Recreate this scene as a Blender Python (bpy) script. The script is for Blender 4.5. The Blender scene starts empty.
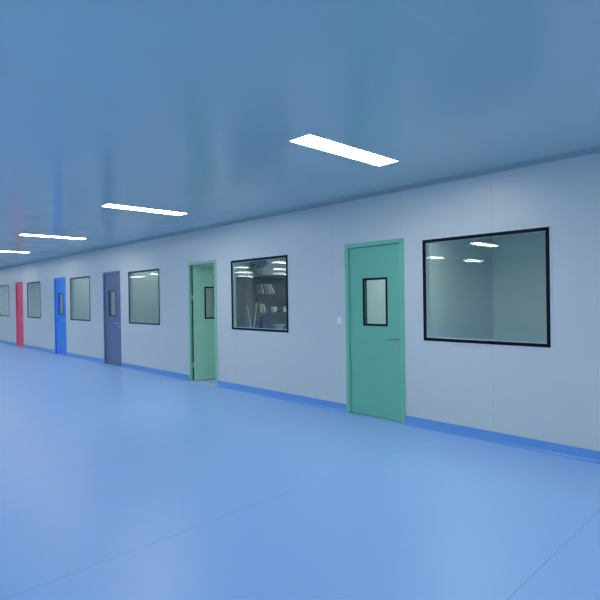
import bpy, bmesh, math, random
from mathutils import Vector, Matrix

random.seed(7)
S = bpy.context.scene
COL = S.collection

# ------------------------------------------------------------------ camera
CAM_H = 1.464            # eye height
D = 4.883                # distance from the camera to the long wall
H = 2.722                # ceiling height
FPX, YAW, PITCH, ROLL = 504.36, 46.163, -0.190, -0.841
y_, p_, r_ = math.radians(YAW), math.radians(PITCH), math.radians(ROLL)
Fw = Vector((-math.sin(y_) * math.cos(p_), math.cos(y_) * math.cos(p_), math.sin(p_)))
R0 = Vector((math.cos(y_), math.sin(y_), 0))
U0 = R0.cross(Fw)
Rt = R0 * math.cos(r_) + U0 * math.sin(r_)
Up = -R0 * math.sin(r_) + U0 * math.cos(r_)
cam_data = bpy.data.cameras.new('camera')
cam_data.sensor_width = 36
cam_data.lens = FPX / 600 * 36
cam = bpy.data.objects.new('camera', cam_data)
COL.objects.link(cam)
m = Matrix((Rt, Up, -Fw)).transposed().to_4x4()
m.translation = (0, 0, CAM_H)
cam.matrix_world = m
S.camera = cam

# ------------------------------------------------------------------ world, exposure
w = bpy.data.worlds.new('world'); S.world = w
w.use_nodes = True
w.node_tree.nodes['Background'].inputs['Color'].default_value = (0.5, 0.6, 0.8, 1)
w.node_tree.nodes['Background'].inputs['Strength'].default_value = 0.02
S.view_settings.view_transform = 'Standard'
S.view_settings.look = 'None'
S.view_settings.gamma = 1
S.view_settings.use_curve_mapping = False
S.view_settings.exposure = 0.0
S.cycles.use_denoising = True
S.cycles.diffuse_bounces = 6
S.cycles.transparent_max_bounces = 16
S.cycles.max_bounces = 14
S.cycles.sample_clamp_indirect = 6

LIGHT_STRENGTH = 30.0                      # hall fixtures
LIGHT_COLOR = (0.955, 1.0, 0.965, 1)
ROOM_WATTS = [31, 30, 19, 25, 44, 42]         # added unseen lights brightening the six side rooms, right to left
ROOM_X = [0.5, -4.45, -8.67, -12.2, -15.55, -19.3, -23.0]   # partitions between the side rooms
ROOM_BACK = 9.33
for i, pw in enumerate(ROOM_WATTS):
    ld = bpy.data.lights.new('room_fill', 'AREA')
    ld.shape = 'RECTANGLE'; ld.size = 1.2; ld.size_y = 0.6
    ld.energy = pw; ld.color = (0.9, 1.0, 0.97)
    lo = bpy.data.objects.new('room_fill', ld)
    lo.location = ((ROOM_X[i] + ROOM_X[i + 1]) / 2, 6.9, H - 0.03)
    if i == 0: lo.location.x, lo.location.y = -3.4, 6.3
    if i in (2, 3): lo.location.x, lo.location.y = ROOM_X[i + 1] + 1.15, 6.1
    COL.objects.link(lo)

# ------------------------------------------------------------------ materials
def mat(name, color, rough=0.5, metal=0.0, spec=0.5, coat=0.0, coat_rough=0.1):
    mt = bpy.data.materials.new(name); mt.use_nodes = True
    b = mt.node_tree.nodes['Principled BSDF']
    b.inputs['Base Color'].default_value = (*color, 1)
    b.inputs['Roughness'].default_value = rough
    b.inputs['Metallic'].default_value = metal
    b.inputs['Specular IOR Level'].default_value = spec
    b.inputs['Coat Weight'].default_value = coat
    b.inputs['Coat Roughness'].default_value = coat_rough
    return mt

def node(nt, typ, **kw):
    n = nt.nodes.new(typ)
    for k, v in kw.items():
        setattr(n, k, v)
    return n

def math_n(nt, op, a, b=None, c=None):
    n = node(nt, 'ShaderNodeMath', operation=op)
    for i, v in enumerate((a, b, c)):
        if v is None: continue
        if isinstance(v, (int, float)): n.inputs[i].default_value = v
        else: nt.links.new(v, n.inputs[i])
    return n.outputs[0]

def seam_mask(nt, coord, offset, pitch, width):
    """1 on thin lines at coord = offset + k * pitch"""
    t = math_n(nt, 'SUBTRACT', coord, offset)
    t = math_n(nt, 'DIVIDE', t, pitch)
    t = math_n(nt, 'ADD', t, 0.5)
    t = math_n(nt, 'FLOORED_MODULO', t, 1.0)
    t = math_n(nt, 'SUBTRACT', t, 0.5)
    t = math_n(nt, 'ABSOLUTE', t)
    return math_n(nt, 'LESS_THAN', t, width / pitch / 2)

def panel_mat(name, color, seam_color, offset, pitch, width, rough, spec=0.5, var=0.04, rvar=0.05, nscale=0.6, floor=False):
    mt = mat(name, color, rough, spec=spec)
    nt = mt.node_tree; b = nt.nodes['Principled BSDF']
    tc = node(nt, 'ShaderNodeTexCoord')
    sp = node(nt, 'ShaderNodeSeparateXYZ')
    nt.links.new(tc.outputs['Object'], sp.inputs[0])
    msk = seam_mask(nt, sp.outputs['X'], offset, pitch, width)
    nz = node(nt, 'ShaderNodeTexNoise'); nz.inputs['Scale'].default_value = nscale
    nz.inputs['Detail'].default_value = 4
    nt.links.new(tc.outputs['Object'], nz.inputs['Vector'])
    mr = node(nt, 'ShaderNodeMapRange')
    mr.inputs['From Min'].default_value = 0.3; mr.inputs['From Max'].default_value = 0.7
    mr.inputs['To Min'].default_value = 1 - var; mr.inputs['To Max'].default_value = 1 + var
    nt.links.new(nz.outputs['Fac'], mr.inputs['Value'])
    hs = node(nt, 'ShaderNodeMix', data_type='RGBA', blend_type='MULTIPLY')
    hs.inputs['Factor'].default_value = 1
    hs.inputs['A'].default_value = (*color, 1)
    nt.links.new(mr.outputs[0], hs.inputs['B'])
    mx = node(nt, 'ShaderNodeMix', data_type='RGBA')
    nt.links.new(msk, mx.inputs['Factor'])
    nt.links.new(hs.outputs['Result'], mx.inputs['A'])
    mx.inputs['B'].default_value = (*seam_color, 1)
    nt.links.new(mx.outputs['Result'], b.inputs['Base Color'])
    rr = node(nt, 'ShaderNodeMapRange')
    rr.inputs['From Min'].default_value = 0.3; rr.inputs['From Max'].default_value = 0.7
    rr.inputs['To Min'].default_value = rough - rvar; rr.inputs['To Max'].default_value = rough + rvar
    nz2 = node(nt, 'ShaderNodeTexNoise'); nz2.inputs['Scale'].default_value = 2.3
    nz2.inputs['Detail'].default_value = 5
    nt.links.new(tc.outputs['Object'], nz2.inputs['Vector'])
    nt.links.new(nz2.outputs['Fac'], rr.inputs['Value'])
    nt.links.new(rr.outputs[0], b.inputs['Roughness'])
    if floor:   # trowelled resin: very shallow undulation
        bp = node(nt, 'ShaderNodeBump'); bp.inputs['Strength'].default_value = 0.008
        bp.inputs['Distance'].default_value = 0.02
        nt.links.new(nz2.outputs['Fac'], bp.inputs['Height'])
        nt.links.new(bp.outputs[0], b.inputs['Normal'])
    return mt

def glass_mat(name, tint):
    mt = bpy.data.materials.new(name); mt.use_nodes = True
    nt = mt.node_tree; nt.nodes.clear()
    out = node(nt, 'ShaderNodeOutputMaterial')
    tr = node(nt, 'ShaderNodeBsdfTransparent'); tr.inputs['Color'].default_value = (*tint, 1)
    gl = node(nt, 'ShaderNodeBsdfGlossy'); gl.inputs['Roughness'].default_value = 0.0
    gl.inputs['Color'].default_value = (1, 1, 1, 1)
    ge = node(nt, 'ShaderNodeNewGeometry')
    ior = node(nt, 'ShaderNodeMapRange')      # the same reflectance on entering and on leaving the pane
    ior.inputs['To Min'].default_value = 1.45; ior.inputs['To Max'].default_value = 1 / 1.45
    nt.links.new(ge.outputs['Backfacing'], ior.inputs['Value'])
    fr = node(nt, 'ShaderNodeFresnel'); nt.links.new(ior.outputs[0], fr.inputs['IOR'])
    mx = node(nt, 'ShaderNodeMixShader')
    nt.links.new(fr.outputs[0], mx.inputs['Fac'])
    nt.links.new(tr.outputs[0], mx.inputs[1]); nt.links.new(gl.outputs[0], mx.inputs[2])
    # faint unevenness of the float glass
    tc = node(nt, 'ShaderNodeTexCoord')
    nz = node(nt, 'ShaderNodeTexNoise'); nz.inputs['Scale'].default_value = 1.6; nz.inputs['Detail'].default_value = 1
    nt.links.new(tc.outputs['Object'], nz.inputs['Vector'])
    bp = node(nt, 'ShaderNodeBump'); bp.inputs['Strength'].default_value = 0.03; bp.inputs['Distance'].default_value = 0.02
    nt.links.new(nz.outputs['Fac'], bp.inputs['Height']); nt.links.new(bp.outputs[0], gl.inputs['Normal'])
    nt.links.new(mx.outputs[0], out.inputs['Surface'])
    return mt

def emit_mat(name, color, strength):
    mt = bpy.data.materials.new(name); mt.use_nodes = True
    nt = mt.node_tree; nt.nodes.clear()
    out = node(nt, 'ShaderNodeOutputMaterial'); e = node(nt, 'ShaderNodeEmission')
    e.inputs['Color'].default_value = color; e.inputs['Strength'].default_value = strength
    nt.links.new(e.outputs[0], out.inputs['Surface'])
    return mt

M = {}
M['floor'] = panel_mat('blue_resin_floor', (0.315, 0.515, 0.885), (0.17, 0.31, 0.58), -2.82, 1.75, 0.0042, 0.36, 0.5, 0.02, 0.02, 0.25, floor=True)
M['ceiling'] = panel_mat('ceiling_panel', (0.49, 0.61, 0.60), (0.515, 0.64, 0.63), -1.255, 3.65, 0.006, 0.2, 0.5, 0.03, 0.04, 0.4)
M['wall'] = panel_mat('wall_panel', (0.62, 0.655, 0.645), (0.48, 0.51, 0.51), -2.31, 1.072, 0.003, 0.36, 0.5, 0.02, 0.04, 0.7)
M['room_wall'] = mat('side_room_wall', (0.66, 0.69, 0.68), 0.5)
M['base'] = mat('blue_skirting', (0.145, 0.35, 0.74), 0.32)
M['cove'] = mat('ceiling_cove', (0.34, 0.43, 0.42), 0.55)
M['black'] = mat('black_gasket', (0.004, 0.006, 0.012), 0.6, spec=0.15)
M['dark_grey'] = mat('grey_gasket', (0.035, 0.045, 0.07), 0.6, spec=0.2)
M['alu'] = mat('pale_trim', (0.64, 0.67, 0.69), 0.35)
M['reveal'] = mat('pale_reveal', (0.62, 0.72, 0.74), 0.45)
M['glass'] = glass_mat('pale_green_glass', (0.93, 0.975, 0.96))
M['green'] = mat('green_paint', (0.16, 0.50, 0.355), 0.4)
M['green_frame'] = mat('green_frame_paint', (0.18, 0.54, 0.385), 0.38)
M['sage'] = mat('sage_green_paint', (0.33, 0.64, 0.43), 0.42)
M['sage_frame'] = mat('sage_green_frame_paint', (0.30, 0.62, 0.42), 0.4)
M['slate'] = mat('slate_paint', (0.125, 0.17, 0.31), 0.35)
M['slate_frame'] = mat('slate_frame_paint', (0.15, 0.20, 0.35), 0.35)
M['blue'] = mat('blue_paint', (0.035, 0.25, 0.84), 0.35)
M['blue_frame'] = mat('blue_frame_paint', (0.045, 0.28, 0.87), 0.35)
M['red'] = mat('red_paint', (0.90, 0.07, 0.15), 0.35)
M['red_frame'] = mat('red_frame_paint', (0.93, 0.09, 0.19), 0.35)
M['threshold'] = mat('pale_threshold', (0.60, 0.56, 0.58), 0.45)
M['chrome'] = mat('brushed_steel', (0.55, 0.56, 0.60), 0.28, 1.0)
M['white'] = mat('white_plastic', (0.82, 0.82, 0.90), 0.35)
M['lamp_rim'] = mat('white_lamp_rim', (0.85, 0.87, 0.9), 0.4)
M['diffuser'] = emit_mat('lit_diffuser', LIGHT_COLOR, LIGHT_STRENGTH)
M['wood'] = mat('dark_wood', (0.048, 0.032, 0.033), 0.4)
M['wood_back'] = mat('dark_wood_back', (0.06, 0.055, 0.065), 0.5)
M['door_grey'] = mat('grey_cabinet_front', (0.13, 0.125, 0.14), 0.45)
M['book_cream'] = mat('cream_cover', (0.75, 0.72, 0.55), 0.6)
M['book_white'] = mat('white_cover', (0.85, 0.86, 0.82), 0.6)
M['book_brown'] = mat('brown_cover', (0.35, 0.20, 0.15), 0.6)
M['book_olive'] = mat('olive_cover', (0.40, 0.40, 0.22), 0.6)
M['paper'] = mat('paper', (0.8, 0.78, 0.7), 0.8)
M['porcelain'] = mat('porcelain', (0.85, 0.87, 0.88), 0.25)
M['black_ceramic'] = mat('black_ceramic', (0.015, 0.015, 0.02), 0.35)
M['navy_ceramic'] = mat('navy_ceramic', (0.02, 0.03, 0.11), 0.25)
M['terracotta'] = mat('terracotta', (0.42, 0.24, 0.24), 0.6)
M['leaf'] = mat('dark_leaf', (0.035, 0.06, 0.04), 0.6)
M['stick'] = mat('pale_stick', (0.70, 0.76, 0.72), 0.5)

# ------------------------------------------------------------------ mesh helpers
def box(bm, x0, x1, y0, y1, z0, z1):
    vs = [bm.verts.new((x, y, z)) for z in (z0, z1) for y in (y0, y1) for x in (x0, x1)]
    for f in ((0, 2, 3, 1), (4, 5, 7, 6), (0, 1, 5, 4), (2, 6, 7, 3), (0, 4, 6, 2), (1, 3, 7, 5)):
        bm.faces.new([vs[i] for i in f])

def prism(bm, pts, x0, x1):
    """profile of (y, z) points run from x0 to x1"""
    a = [bm.verts.new((x0, y, z)) for y, z in pts]
    b = [bm.verts.new((x1, y, z)) for y, z in pts]
    n = len(pts)
    for i in range(n):
        j = (i + 1) % n
        bm.faces.new((a[i], a[j], b[j], b[i]))
    bm.faces.new(a[::-1]); bm.faces.new(b)

def lathe(bm, prof, c=(0, 0, 0), seg=20):
    rings = []
    for r, z in prof:
        rings.append([bm.verts.new((c[0] + r * math.cos(2 * math.pi * k / seg), c[1] + r * math.sin(2 * math.pi * k / seg), c[2] + z)) for k in range(seg)])
    for a, b in zip(rings, rings[1:]):
        for k in range(seg):
            bm.faces.new((a[k], a[(k + 1) % seg], b[(k + 1) % seg], b[k]))
    bm.faces.new(rings[0][::-1]); bm.faces.new(rings[-1])

def tube(bm, pts, r, seg=10):
    """round bar through the points"""
    pts = [Vector(p) for p in pts]
    rings = []
    for i, p in enumerate(pts):
        d = (pts[min(i + 1, len(pts) - 1)] - pts[max(i - 1, 0)]).normalized()
        ref = Vector((0, 0, 1)) if abs(d.z) < 0.9 else Vector((1, 0, 0))
        u = d.cross(ref).normalized(); v = d.cross(u)
        rings.append([bm.verts.new(p + (u * math.cos(2 * math.pi * k / seg) + v * math.sin(2 * math.pi * k / seg)) * r) for k in range(seg)])
    for a, b in zip(rings, rings[1:]):
        for k in range(seg):
            bm.faces.new((a[k], a[(k + 1) % seg], b[(k + 1) % seg], b[k]))
    bm.faces.new(rings[0][::-1]); bm.faces.new(rings[-1])

def obj(name, bm, mtl, parent=None, loc=(0, 0, 0), rz=0, bevel=0, smooth=False):
    bmesh.ops.recalc_face_normals(bm, faces=bm.faces)
    if bevel:
        bmesh.ops.bevel(bm, geom=[e for e in bm.edges if e.calc_face_angle(0) > 0.5], offset=bevel, segments=2, affect='EDGES', profile=0.5)
    me = bpy.data.meshes.new(name); bm.to_mesh(me); bm.free()
    me.materials.append(mtl)
    if smooth:
        for p in me.polygons: p.use_smooth = True
        me.set_sharp_from_angle(angle=math.radians(40))
    o = bpy.data.objects.new(name, me); COL.objects.link(o)
    o.location = loc; o.rotation_euler.z = rz
    if parent: o.parent = parent
    return o

def tag(o, label, cat, group=None, kind=None):
    o['label'] = label; o['category'] = cat
    if group: o['group'] = group
    if kind: o['kind'] = kind
    return o

def empty(name, loc, label, cat, group=None, kind=None, rz=0):
    o = bpy.data.objects.new(name, None); COL.objects.link(o)
    o.location = loc; o.rotation_euler.z = rz; o.empty_display_size = 0.1
    return tag(o, label, cat, group, kind)

def boxes(*bs):
    bm = bmesh.new()
    for b in bs: box(bm, *b)
    return bm

# ------------------------------------------------------------------ the shell
X0, X1, YB = -30.0, 5.0, -9.6
WT = 0.06                                  # thickness of the panel wall
tag(obj('floor', boxes((X0, X1, YB, ROOM_BACK + .1, -0.1, 0)), M['floor']), 'glossy blue resin floor of the whole hall', 'floor', kind='structure')
tag(obj('ceiling', boxes((X0, X1, YB, ROOM_BACK + .1, H, H + 0.1)), M['ceiling']), 'glossy pale panel ceiling with recessed lights', 'ceiling', kind='structure')

# openings in the long wall: (x0, x1, z0, z1)
WIN_Z = (0.975, 2.09)
WINS = [(-3.10, -1.755), (-6.69, -5.325), (-10.425, -9.065), (-13.89, -12.55), (-17.66, -16.35), (-21.10, -19.76)]
DOOR_H = 2.14
DOORS = [(-4.24, -3.355), (-7.99, -7.115), (-11.75, -10.845), (-15.12, -14.245), (-18.93, -18.145)]
INS = 0.012                                # the openings start just inside the frames' outer edge
openings = sorted([(a + INS, b - INS, WIN_Z[0] + INS, WIN_Z[1] - INS) for a, b in WINS] + [(a + INS, b - INS, 0, DOOR_H - INS) for a, b in DOORS])
bm = bmesh.new()
xs = X0
for a, b, c, d in openings:
    box(bm, xs, a, D, D + WT, 0, H)
    if c > 0: box(bm, a, b, D, D + WT, 0, c)
    box(bm, a, b, D, D + WT, d, H)
    xs = b
box(bm, xs, X1, D, D + WT, 0, H)
tag(obj('wall_right', bm, M['wall']), 'long pale blue-grey panel wall with doors and windows', 'wall', kind='structure')
tag(obj('wall_left', boxes((X0, X1, YB - .1, YB, 0, H)), M['wall']), 'opposite panel wall of the hall, outside the picture', 'wall', kind='structure')
tag(obj('wall_back', boxes((X1, X1 + .1, YB, ROOM_BACK, 0, H)), M['wall']), 'end wall behind the viewpoint, outside the picture', 'wall', kind='structure')
tag(obj('wall_front', boxes((X0 - .1, X0, YB, ROOM_BACK, 0, H)), M['wall']), 'far end wall of the hall, outside the picture', 'wall', kind='structure')
bm = boxes((X0, X1, ROOM_BACK, ROOM_BACK + .1, 0, H))
for x in ROOM_X: box(bm, x - .05, x + .05, D + WT, ROOM_BACK, 0, H)
tag(obj('wall_inner', bm, M['room_wall']), 'pale green-grey walls of the side rooms seen through the windows', 'wall', kind='structure')

# skirting: upright strip with a cove at its foot
def cove_profile(y, z, h, t, r):
    """upright skirting of height h and thickness t against the plane y, with a hollow of radius r running out on the floor"""
    pts = [(y, z), (y, z + h), (y - t, z + h)]
    for k in range(9):
        a = math.pi / 2 * k / 8
        pts.append((y - t - r + r * math.cos(a), z + .0006 + r - r * math.sin(a)))
    pts.append((y - t - r, z))
    return pts
bm = bmesh.new()
xs = X0
for a, b in sorted(DOORS):
    prism(bm, cove_profile(D, 0, 0.10, 0.006, 0.03), xs, a); xs = b
prism(bm, cove_profile(D, 0, 0.10, 0.006, 0.03), xs, X1)
tag(obj('baseboard_right', bm, M['base'], smooth=True), 'saturated blue coved skirting along the foot of the long wall', 'skirting', kind='structure')

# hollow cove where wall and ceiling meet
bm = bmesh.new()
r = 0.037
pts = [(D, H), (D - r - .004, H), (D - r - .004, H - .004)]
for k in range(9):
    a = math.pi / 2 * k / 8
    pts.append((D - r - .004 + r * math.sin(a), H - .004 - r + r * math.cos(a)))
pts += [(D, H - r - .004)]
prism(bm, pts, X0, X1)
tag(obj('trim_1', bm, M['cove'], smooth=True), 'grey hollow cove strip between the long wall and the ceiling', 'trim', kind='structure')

# ------------------------------------------------------------------ windows
def frame_boxes(x0, x1, z0, z1, wd, y0, y1):
    return boxes((x0, x0 + wd, y0, y1, z0, z1), (x1 - wd, x1, y0, y1, z0, z1),
                 (x0 + wd, x1 - wd, y0, y1, z0, z0 + wd), (x0 + wd, x1 - wd, y0, y1, z1 - wd, z1))

def make_window(n, x0, x1, label, gasket):
    z0, z1 = WIN_Z
    root = empty('window_%d' % n, ((x0 + x1) / 2, D, z0), label, 'window', 'windows of the long wall', 'structure')
    w = (x1 - x0) / 2; h = z1 - z0
    obj('frame', frame_boxes(-w - .02, w + .02, -.02, h + .02, .022, -.004, 0), M['alu'], root)            # pale rim on the wall
    obj('gasket', frame_boxes(-w, w, 0, h, .033, -.008, .006), gasket, root)                                 # black band round the glass
    i = INS + .001
    obj('reveal', frame_boxes(-w + i, w - i, i, h - i, .022, .0062, WT + .004), M['reveal'], root)
    for y in (.008, .046):                                                                                  # double glazing
        obj('pane', boxes((-w + .03, w - .03, y, y + .005, .03, h - .03)), M['glass'], root).rotation_euler.x = math.radians(0.12) if y > .02 else 0
    return root

win_labels = ['large window with black frame right of the nearest green door, the biggest in the photo',
              'window with black frame showing a dark bookshelf, between the two green doors',
              'window with dark frame between the half open green door and the slate grey door',
              'grey framed window between the slate grey door and the blue door',
              'small far window between the blue door and the red door',
              'window cut by the left edge of the photo, left of the red door']
for k, ((a, b), lb) in enumerate(zip(WINS, win_labels)):
    make_window(k + 1, a, b, lb, M['black'] if k < 2 else M['dark_grey'])

# ------------------------------------------------------------------ doors
def make_door(n, x0, x1, label, leaf_m, frame_m, opening=0, window=True, gasket=None):
    root = empty('door_%d' % n, (x0, D, 0), label, 'door', 'doors of the long wall', 'structure')
    W = x1 - x0; fw = .052
    fr = boxes((0, fw, -.014, WT + .006, 0, DOOR_H), (W - fw, W, -.014, WT + .006, 0, DOOR_H), (fw, W - fw, -.014, WT + .006, DOOR_H - fw, DOOR_H))
    frame = obj('door_frame', fr, frame_m, root, bevel=.003)
    # rebate stop the leaf closes against
    obj('door_stop', boxes((fw, fw + .012, WT - .006, WT + .004, 0, DOOR_H - fw), (W - fw - .012, W - fw, WT - .006, WT + .004, 0, DOOR_H - fw),
                           (fw + .012, W - fw - .012, WT - .006, WT + .004, DOOR_H - fw - .012, DOOR_H - fw)), frame_m, frame) if not opening else None
    lw = W - 2 * fw - .008; lh = DOOR_H - fw - .018; t = .04
    # the leaf turns about its left edge
    y_leaf = .012
    hole = (.215, .585, 1.115, 1.70)
    lb = bmesh.new()
    if window:
        a, b, c, d = hole; c -= .012; d -= .012
        a += .012; b -= .012; c += .012; d -= .012
        box(lb, 0, a, 0, t, 0, lh); box(lb, b, lw, 0, t, 0, lh)
        box(lb, a, b, 0, t, 0, c); box(lb, a, b, 0, t, d, lh)
    else:
        box(lb, 0, lw, 0, t, 0, lh)
    leaf = obj('leaf', lb, leaf_m, root, loc=(fw + .062, .012, .012) if opening else (fw + .004, y_leaf, .012), rz=opening)
    if window:
        a, b, c, d = hole; c -= .012; d -= .012
        for y0, y1 in ((-.006, .004), (t - .004, t + .006)):
            obj('window_frame', frame_boxes(a, b, c, d, .024 if n < 3 else .018, y0, y1), gasket or M['black'], leaf)
        for y in (.008, t - .013):
            obj('window_pane', boxes((a + .02, b - .02, y, y + .005, c + .02, d - .02)), M['glass'], leaf)
    # lever handle on a round rose, key rose below
    hx, hz = lw - .045, .955
    hb = bmesh.new()
    tube(hb, [(hx, 0, hz), (hx, -.008, hz)], .026, 18)
    tube(hb, [(hx, -.006, hz), (hx, -.045, hz), (hx - .012, -.055, hz), (hx - .105, -.055, hz - .004)], .0095)
    obj('handle', hb, M['chrome'], leaf, smooth=True)
    kb = bmesh.new()
    tube(kb, [(hx, 0, hz - .075), (hx, -.008, hz - .075)], .024, 18)
    tube(kb, [(hx, -.006, hz - .075), (hx, -.02, hz - .075)], .010, 12)
    obj('lock', kb, M['chrome'], leaf, smooth=True)
    if opening:
        for hz_ in (.24, 1.46):
            b = bmesh.new()
            tube(b, [(fw + .022, .004, hz_), (fw + .022, .004, hz_ + .10)], .010, 12)
            box(b, fw - .001, fw + .066, .004, .010, hz_ + .01, hz_ + .09)
            obj('hinge', b, M['chrome'], root)
        obj('gap_shade', boxes((-.008, 0, .002, t - .002, 0, lh)), M['black'], leaf)  # black strip put in for the shade in the hinge-side gap
        obj('threshold', boxes((fw, W - fw, -.012, WT, 0, .005)), M['threshold'], root)
    return root

make_door(1, *DOORS[0], 'closed green door with small window and lever handle, nearest the viewer', M['green'], M['green_frame'])
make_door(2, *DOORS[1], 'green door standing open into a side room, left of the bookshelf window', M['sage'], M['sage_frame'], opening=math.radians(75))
make_door(3, *DOORS[2], 'closed slate grey door with narrow window', M['slate'], M['slate_frame'], gasket=M['dark_grey'])
make_door(4, *DOORS[3], 'closed bright blue door with narrow window', M['blue'], M['blue_frame'], gasket=M['dark_grey'])
make_door(5, *DOORS[4], 'plain red door, farthest along the wall', M['red'], M['red_frame'], window=False)

# ------------------------------------------------------------------ ceiling lights
def make_light(loc, label, group):
    root = empty('ceiling_light', loc, label, 'ceiling light', group)
    lx, ly, t = .232, 1.165, .009
    obj('frame', boxes(
        (-lx / 2, -lx / 2 + .008, -ly / 2, ly / 2, -t, 0), (lx / 2 - .008, lx / 2, -ly / 2, ly / 2, -t, 0),
        (-lx / 2 + .008, lx / 2 - .008, -ly / 2, -ly / 2 + .008, -t, 0), (-lx / 2 + .008, lx / 2 - .008, ly / 2 - .008, ly / 2, -t, 0)), M['lamp_rim'], root)
    obj('diffuser', boxes((-lx / 2 + .008, lx / 2 - .008, -ly / 2 + .008, ly / 2 - .008, -t, -.002)), M['diffuser'], root)
    return root

def copy_tree(o, loc, label, group):
    c = o.copy(); COL.objects.link(c); c.location = loc; c['label'] = label; c['group'] = group
    for ch in o.children:
        d = ch.copy(); COL.objects.link(d); d.parent = c
    return c

row = [(-2.825, 'nearest and largest lit ceiling panel, above the nearest green door'),
       (-6.48, 'second lit ceiling panel from the right, above the open green door'),
       (-10.25, 'third lit ceiling panel from the right, above the slate and blue doors'),
       (-13.87, 'lit ceiling panel cut by the left edge of the photo')]
proto = None
G1 = 'lit ceiling panels in a row along the wall'
for x, lb in row:
    if proto is None: proto = make_light((x, 3.31, H), lb, G1)
    else: copy_tree(proto, (x, 3.31, H), lb, G1)
G2 = 'lit ceiling panels outside the picture, mirrored in the windows'
for x in (0.83, -17.5, -21.2, -24.9, -28.5):
    copy_tree(proto, (x, 3.31, H), 'added unseen lit ceiling panel brightening the near floor', G2)
copy_tree(proto, (1.9, 0.25, H), 'added unseen lit ceiling panel brightening the near floor', G2)  # this and the next panel are added to brighten the near floor
copy_tree(proto, (4.2, 0.25, H), 'added unseen lit ceiling panel brightening the near floor', G2)
for y in (-2.2, -4.7, -7.35):
    for x in (2.9, 0, -2.93, -5.87, -8.8, -11.2, -13.2, -16.1, -19.0, -22.1, -25.1):
        if (x, y) != (-5.87, -4.7):
            copy_tree(proto, (x, y, H), 'added unseen lit ceiling panel brightening the near floor', G2)

# ------------------------------------------------------------------ light switch
sw = empty('light_switch', (-4.345, D, 1.175), 'small square white switch plate left of the nearest green door', 'light switch')
obj('plate', boxes((-.043, .043, -.009, 0, -.043, .043)), M['white'], sw, bevel=.003)
obj('rocker', boxes((-.026, .026, -.013, -.0085, -.030, .030)), M['white'], sw, bevel=.002)

# ------------------------------------------------------------------ the bookshelf in the second side room
SX, SY0, SY1, SD = -8.25, 6.02, 8.2, 0.36           # front plane, ends, depth
shelf = empty('bookshelf', (SX, SY0, 0), 'tall dark wooden bookshelf behind the window between the green doors', 'bookshelf')
L = SY1 - SY0
TOP = 1.97
zs = [0.78, 1.165, 1.565]
for a_, b_ in ((0, .03), (.53, .60), (L - .03, L)):
    obj('side_panel', boxes((-SD, 0, a_, b_, 0, TOP - .04)), M['wood'], shelf)
obj('top', boxes((-SD, .02, -.02, L + .02, TOP - .04, TOP + .0)), M['wood'], shelf)
obj('back', boxes((-SD, -SD + .012, .03, L - .03, .02, TOP - .04)), M['wood_back'], shelf)
for z in zs:
    obj('shelf', boxes((-SD + .012, -.01, .60, L - .03, z - .025, z)), M['wood'], shelf)
bm = boxes((-.02, 0, .034, .526, .06, TOP - .06))
for k in range(8):                                      # ribbed front
    box(bm, 0, .008, .05 + k * .06, .08 + k * .06, .07, TOP - .07)
obj('door', bm, M['door_grey'], shelf)
obj('door', boxes((-.02, 0, .604, L - .034, .05, zs[0] - .03)), M['door_grey'], shelf)

def book(y, z, h, t, lean, cover, label, depth=.2, x=SX - .05):
    root = empty('book', (x, y + .07, z), label, 'book', 'books on the dark bookshelf')
    root.rotation_euler.x = lean
    if lean > 0: root.location.z += 0
    obj('cover', boxes((-depth, 0, 0, .003, 0, h), (-depth, 0, t - .003, t, 0, h), (-.004, 0, .003, t - .003, 0, h)), cover, root)
    obj('pages', boxes((-depth + .005, -.004, .003, t - .003, .004, h - .004)), M['paper'], root)
    return root
# upper shelf, leaning to the left: the foot is to the right of the head
for y, h, t, ln, cv, lb in [(6.83, .215, .018, .30, 'book_white', 'thin white book leaning leftmost on the upper shelf of the dark bookshelf'),
                            (6.905, .225, .038, .33, 'book_brown', 'brown book second from left on the upper shelf, leaning'),
                            (6.975, .20, .03, .36, 'book_olive', 'olive book in the middle of the leaning row on the upper shelf'),
                            (7.04, .195, .024, .40, 'book_cream', 'thin cream book left of the white book on the upper shelf'),
                            (7.12, .225, .034, .48, 'book_white', 'white book leaning most, rightmost on the upper shelf')]:
    book(y, zs[2] + .001, h, t, ln, M[cv], lb)
for y, h, t, ln, cv, lb in [(6.735, .19, .03, .06, 'book_cream', 'cream book upright on the middle shelf, under the round black ornament'),
                            (6.785, .20, .03, .12, 'book_olive', 'olive book on the middle shelf between two paler books'),
                            (6.86, .185, .034, .30, 'book_white', 'white book leaning on the middle shelf left of the white cup')]:
    book(y, zs[1] + .001, h, t, ln, M[cv], lb)

# round black ornament on a small stand behind those books
o = empty('ornament', (SX - .298, 6.93, zs[1]), 'round black ornament on a stem above the books of the middle shelf', 'ornament')
b = bmesh.new(); lathe(b, [(.04, 0), (.04, .015), (.012, .03), (.012, .26)]); obj('stand', b, M['black_ceramic'], o, smooth=True)
b = bmesh.new(); lathe(b, [(.008, .26), (.03, .272), (.042, .30), (.045, .325), (.042, .35), (.03, .375), (.01, .385)]); obj('ball', b, M['black_ceramic'], o, smooth=True)

o = empty('cup', (SX - .12, 7.235, zs[1]), 'white cup on the middle shelf of the dark bookshelf', 'cup')
b = bmesh.new(); lathe(b, [(.045, 0), (.06, .02), (.066, .10), (.066, .125), (.060, .125), (.058, .03), (.02, .02)]); obj('body', b, M['porcelain'], o, smooth=True)
b = bmesh.new(); tube(b, [(0, .062, .10), (0, .095, .095), (0, .105, .065), (0, .09, .035), (0, .058, .03)], .008); obj('handle', b, M['porcelain'], o, smooth=True)

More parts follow.
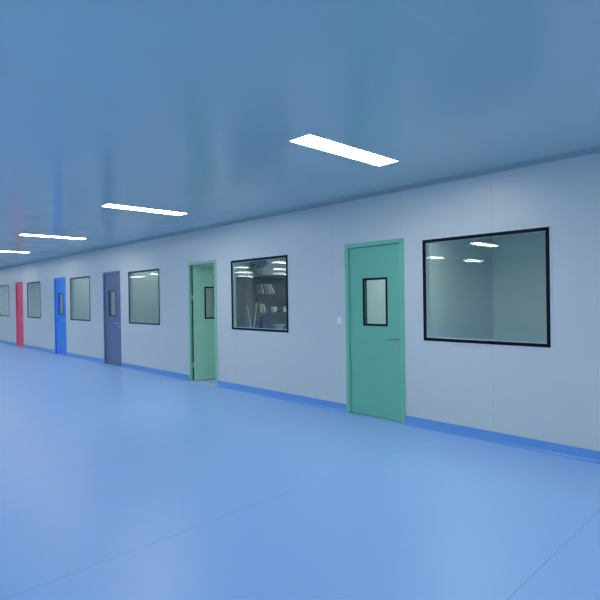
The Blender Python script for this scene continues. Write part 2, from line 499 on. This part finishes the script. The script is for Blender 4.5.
o = empty('figurine', (SX - .12, 7.56, zs[1]), 'small pale figurine right of the white cup', 'figurine')
b = bmesh.new(); lathe(b, [(.05, 0), (.055, .012), (.035, .03), (.03, .07), (.018, .085), (.022, .105), (.006, .125)]); obj('body', b, M['porcelain'], o, smooth=True)
b = bmesh.new(); tube(b, [(0, -.02, .05), (0, -.05, .07), (0, -.06, .10)], .009); obj('arm', b, M['porcelain'], o, smooth=True)
b = bmesh.new(); tube(b, [(0, .02, .05), (0, .05, .03), (0, .06, .015)], .009); obj('arm', b, M['porcelain'], o, smooth=True)

o = tag(obj('vase', (lambda b: (lathe(b, [(.035, 0), (.055, .04), (.062, .13), (.05, .21), (.028, .25), (.03, .29), (.034, .295), (.026, .295), (.022, .26)]), b)[1])(bmesh.new()),
            M['navy_ceramic'], loc=(SX - .13, 6.92, zs[0]), smooth=True), 'tall navy vase on the lowest open shelf of the dark bookshelf', 'vase')
o = tag(obj('bowl', (lambda b: (lathe(b, [(.06, 0), (.065, .012), (.13, .06), (.165, .115), (.158, .115), (.12, .06), (.05, .02)], seg=28), b)[1])(bmesh.new()),
            M['porcelain'], loc=(SX - .18, 7.43, zs[0]), smooth=True), 'wide white bowl on the lowest open shelf of the dark bookshelf', 'bowl')

# potted bush on top of the shelf
o = empty('potted_plant', (SX - .16, 6.87, TOP), 'bushy dark plant in a pinkish pot on top of the bookshelf', 'potted plant')
b = bmesh.new(); lathe(b, [(.065, 0), (.075, .01), (.09, .12), (.095, .125), (.095, .145), (.085, .145), (.08, .12)]); obj('pot', b, M['terracotta'], o, smooth=True)
b = bmesh.new()
for k in range(340):
    u, v = random.random() * 2 * math.pi, math.acos(2 * random.random() - 1)
    rr = random.uniform(.55, 1)
    c = Vector((.15 * rr * math.sin(v) * math.cos(u), .21 * rr * math.sin(v) * math.sin(u), .27 + .135 * rr * math.cos(v)))
    d = Vector((random.gauss(0, 1), random.gauss(0, 1), random.gauss(0, .7))).normalized()
    n = d.cross(Vector((random.gauss(0, 1), random.gauss(0, 1), random.gauss(0, 1)))).normalized()
    l, wd = random.uniform(.03, .05), random.uniform(.010, .016)
    s = d.cross(n)
    q = [c - d * l, c + s * wd + n * .004, c + d * l, c - s * wd + n * .004]
    bm_v = [b.verts.new(p) for p in q] + [b.verts.new(c - n * .003)]
    for i in range(4): b.faces.new((bm_v[i], bm_v[(i + 1) % 4], bm_v[4]))
    b.faces.new(bm_v[:4][::-1])
for k in range(7):
    a = k * .9
    tube(b, [(0, 0, .12), (.03 * math.cos(a), .04 * math.sin(a), .19), (.09 * math.cos(a), .13 * math.sin(a), .27)], .004, 6)
obj('foliage', b, M['leaf'], o)

# floor vase with two pale sticks in front of the shelf's closed side
o = empty('floor_vase', (SX + .17, 6.40, 0), 'floor vase holding two pale sticks spread in a V before the bookshelf', 'floor vase')
b = bmesh.new(); lathe(b, [(.08, 0), (.09, .02), (.115, .22), (.10, .42), (.05, .58), (.045, .66), (.055, .68), (.045, .68), (.035, .6)]); obj('body', b, M['navy_ceramic'], o, smooth=True)
b = bmesh.new(); tube(b, [(0, .01, .60), (0, -.12, 1.33)], .010, 8); obj('stick', b, M['stick'], o)
b = bmesh.new(); tube(b, [(0, -.005, .60), (0, .13, 1.38)], .010, 8); obj('stick', b, M['stick'], o)
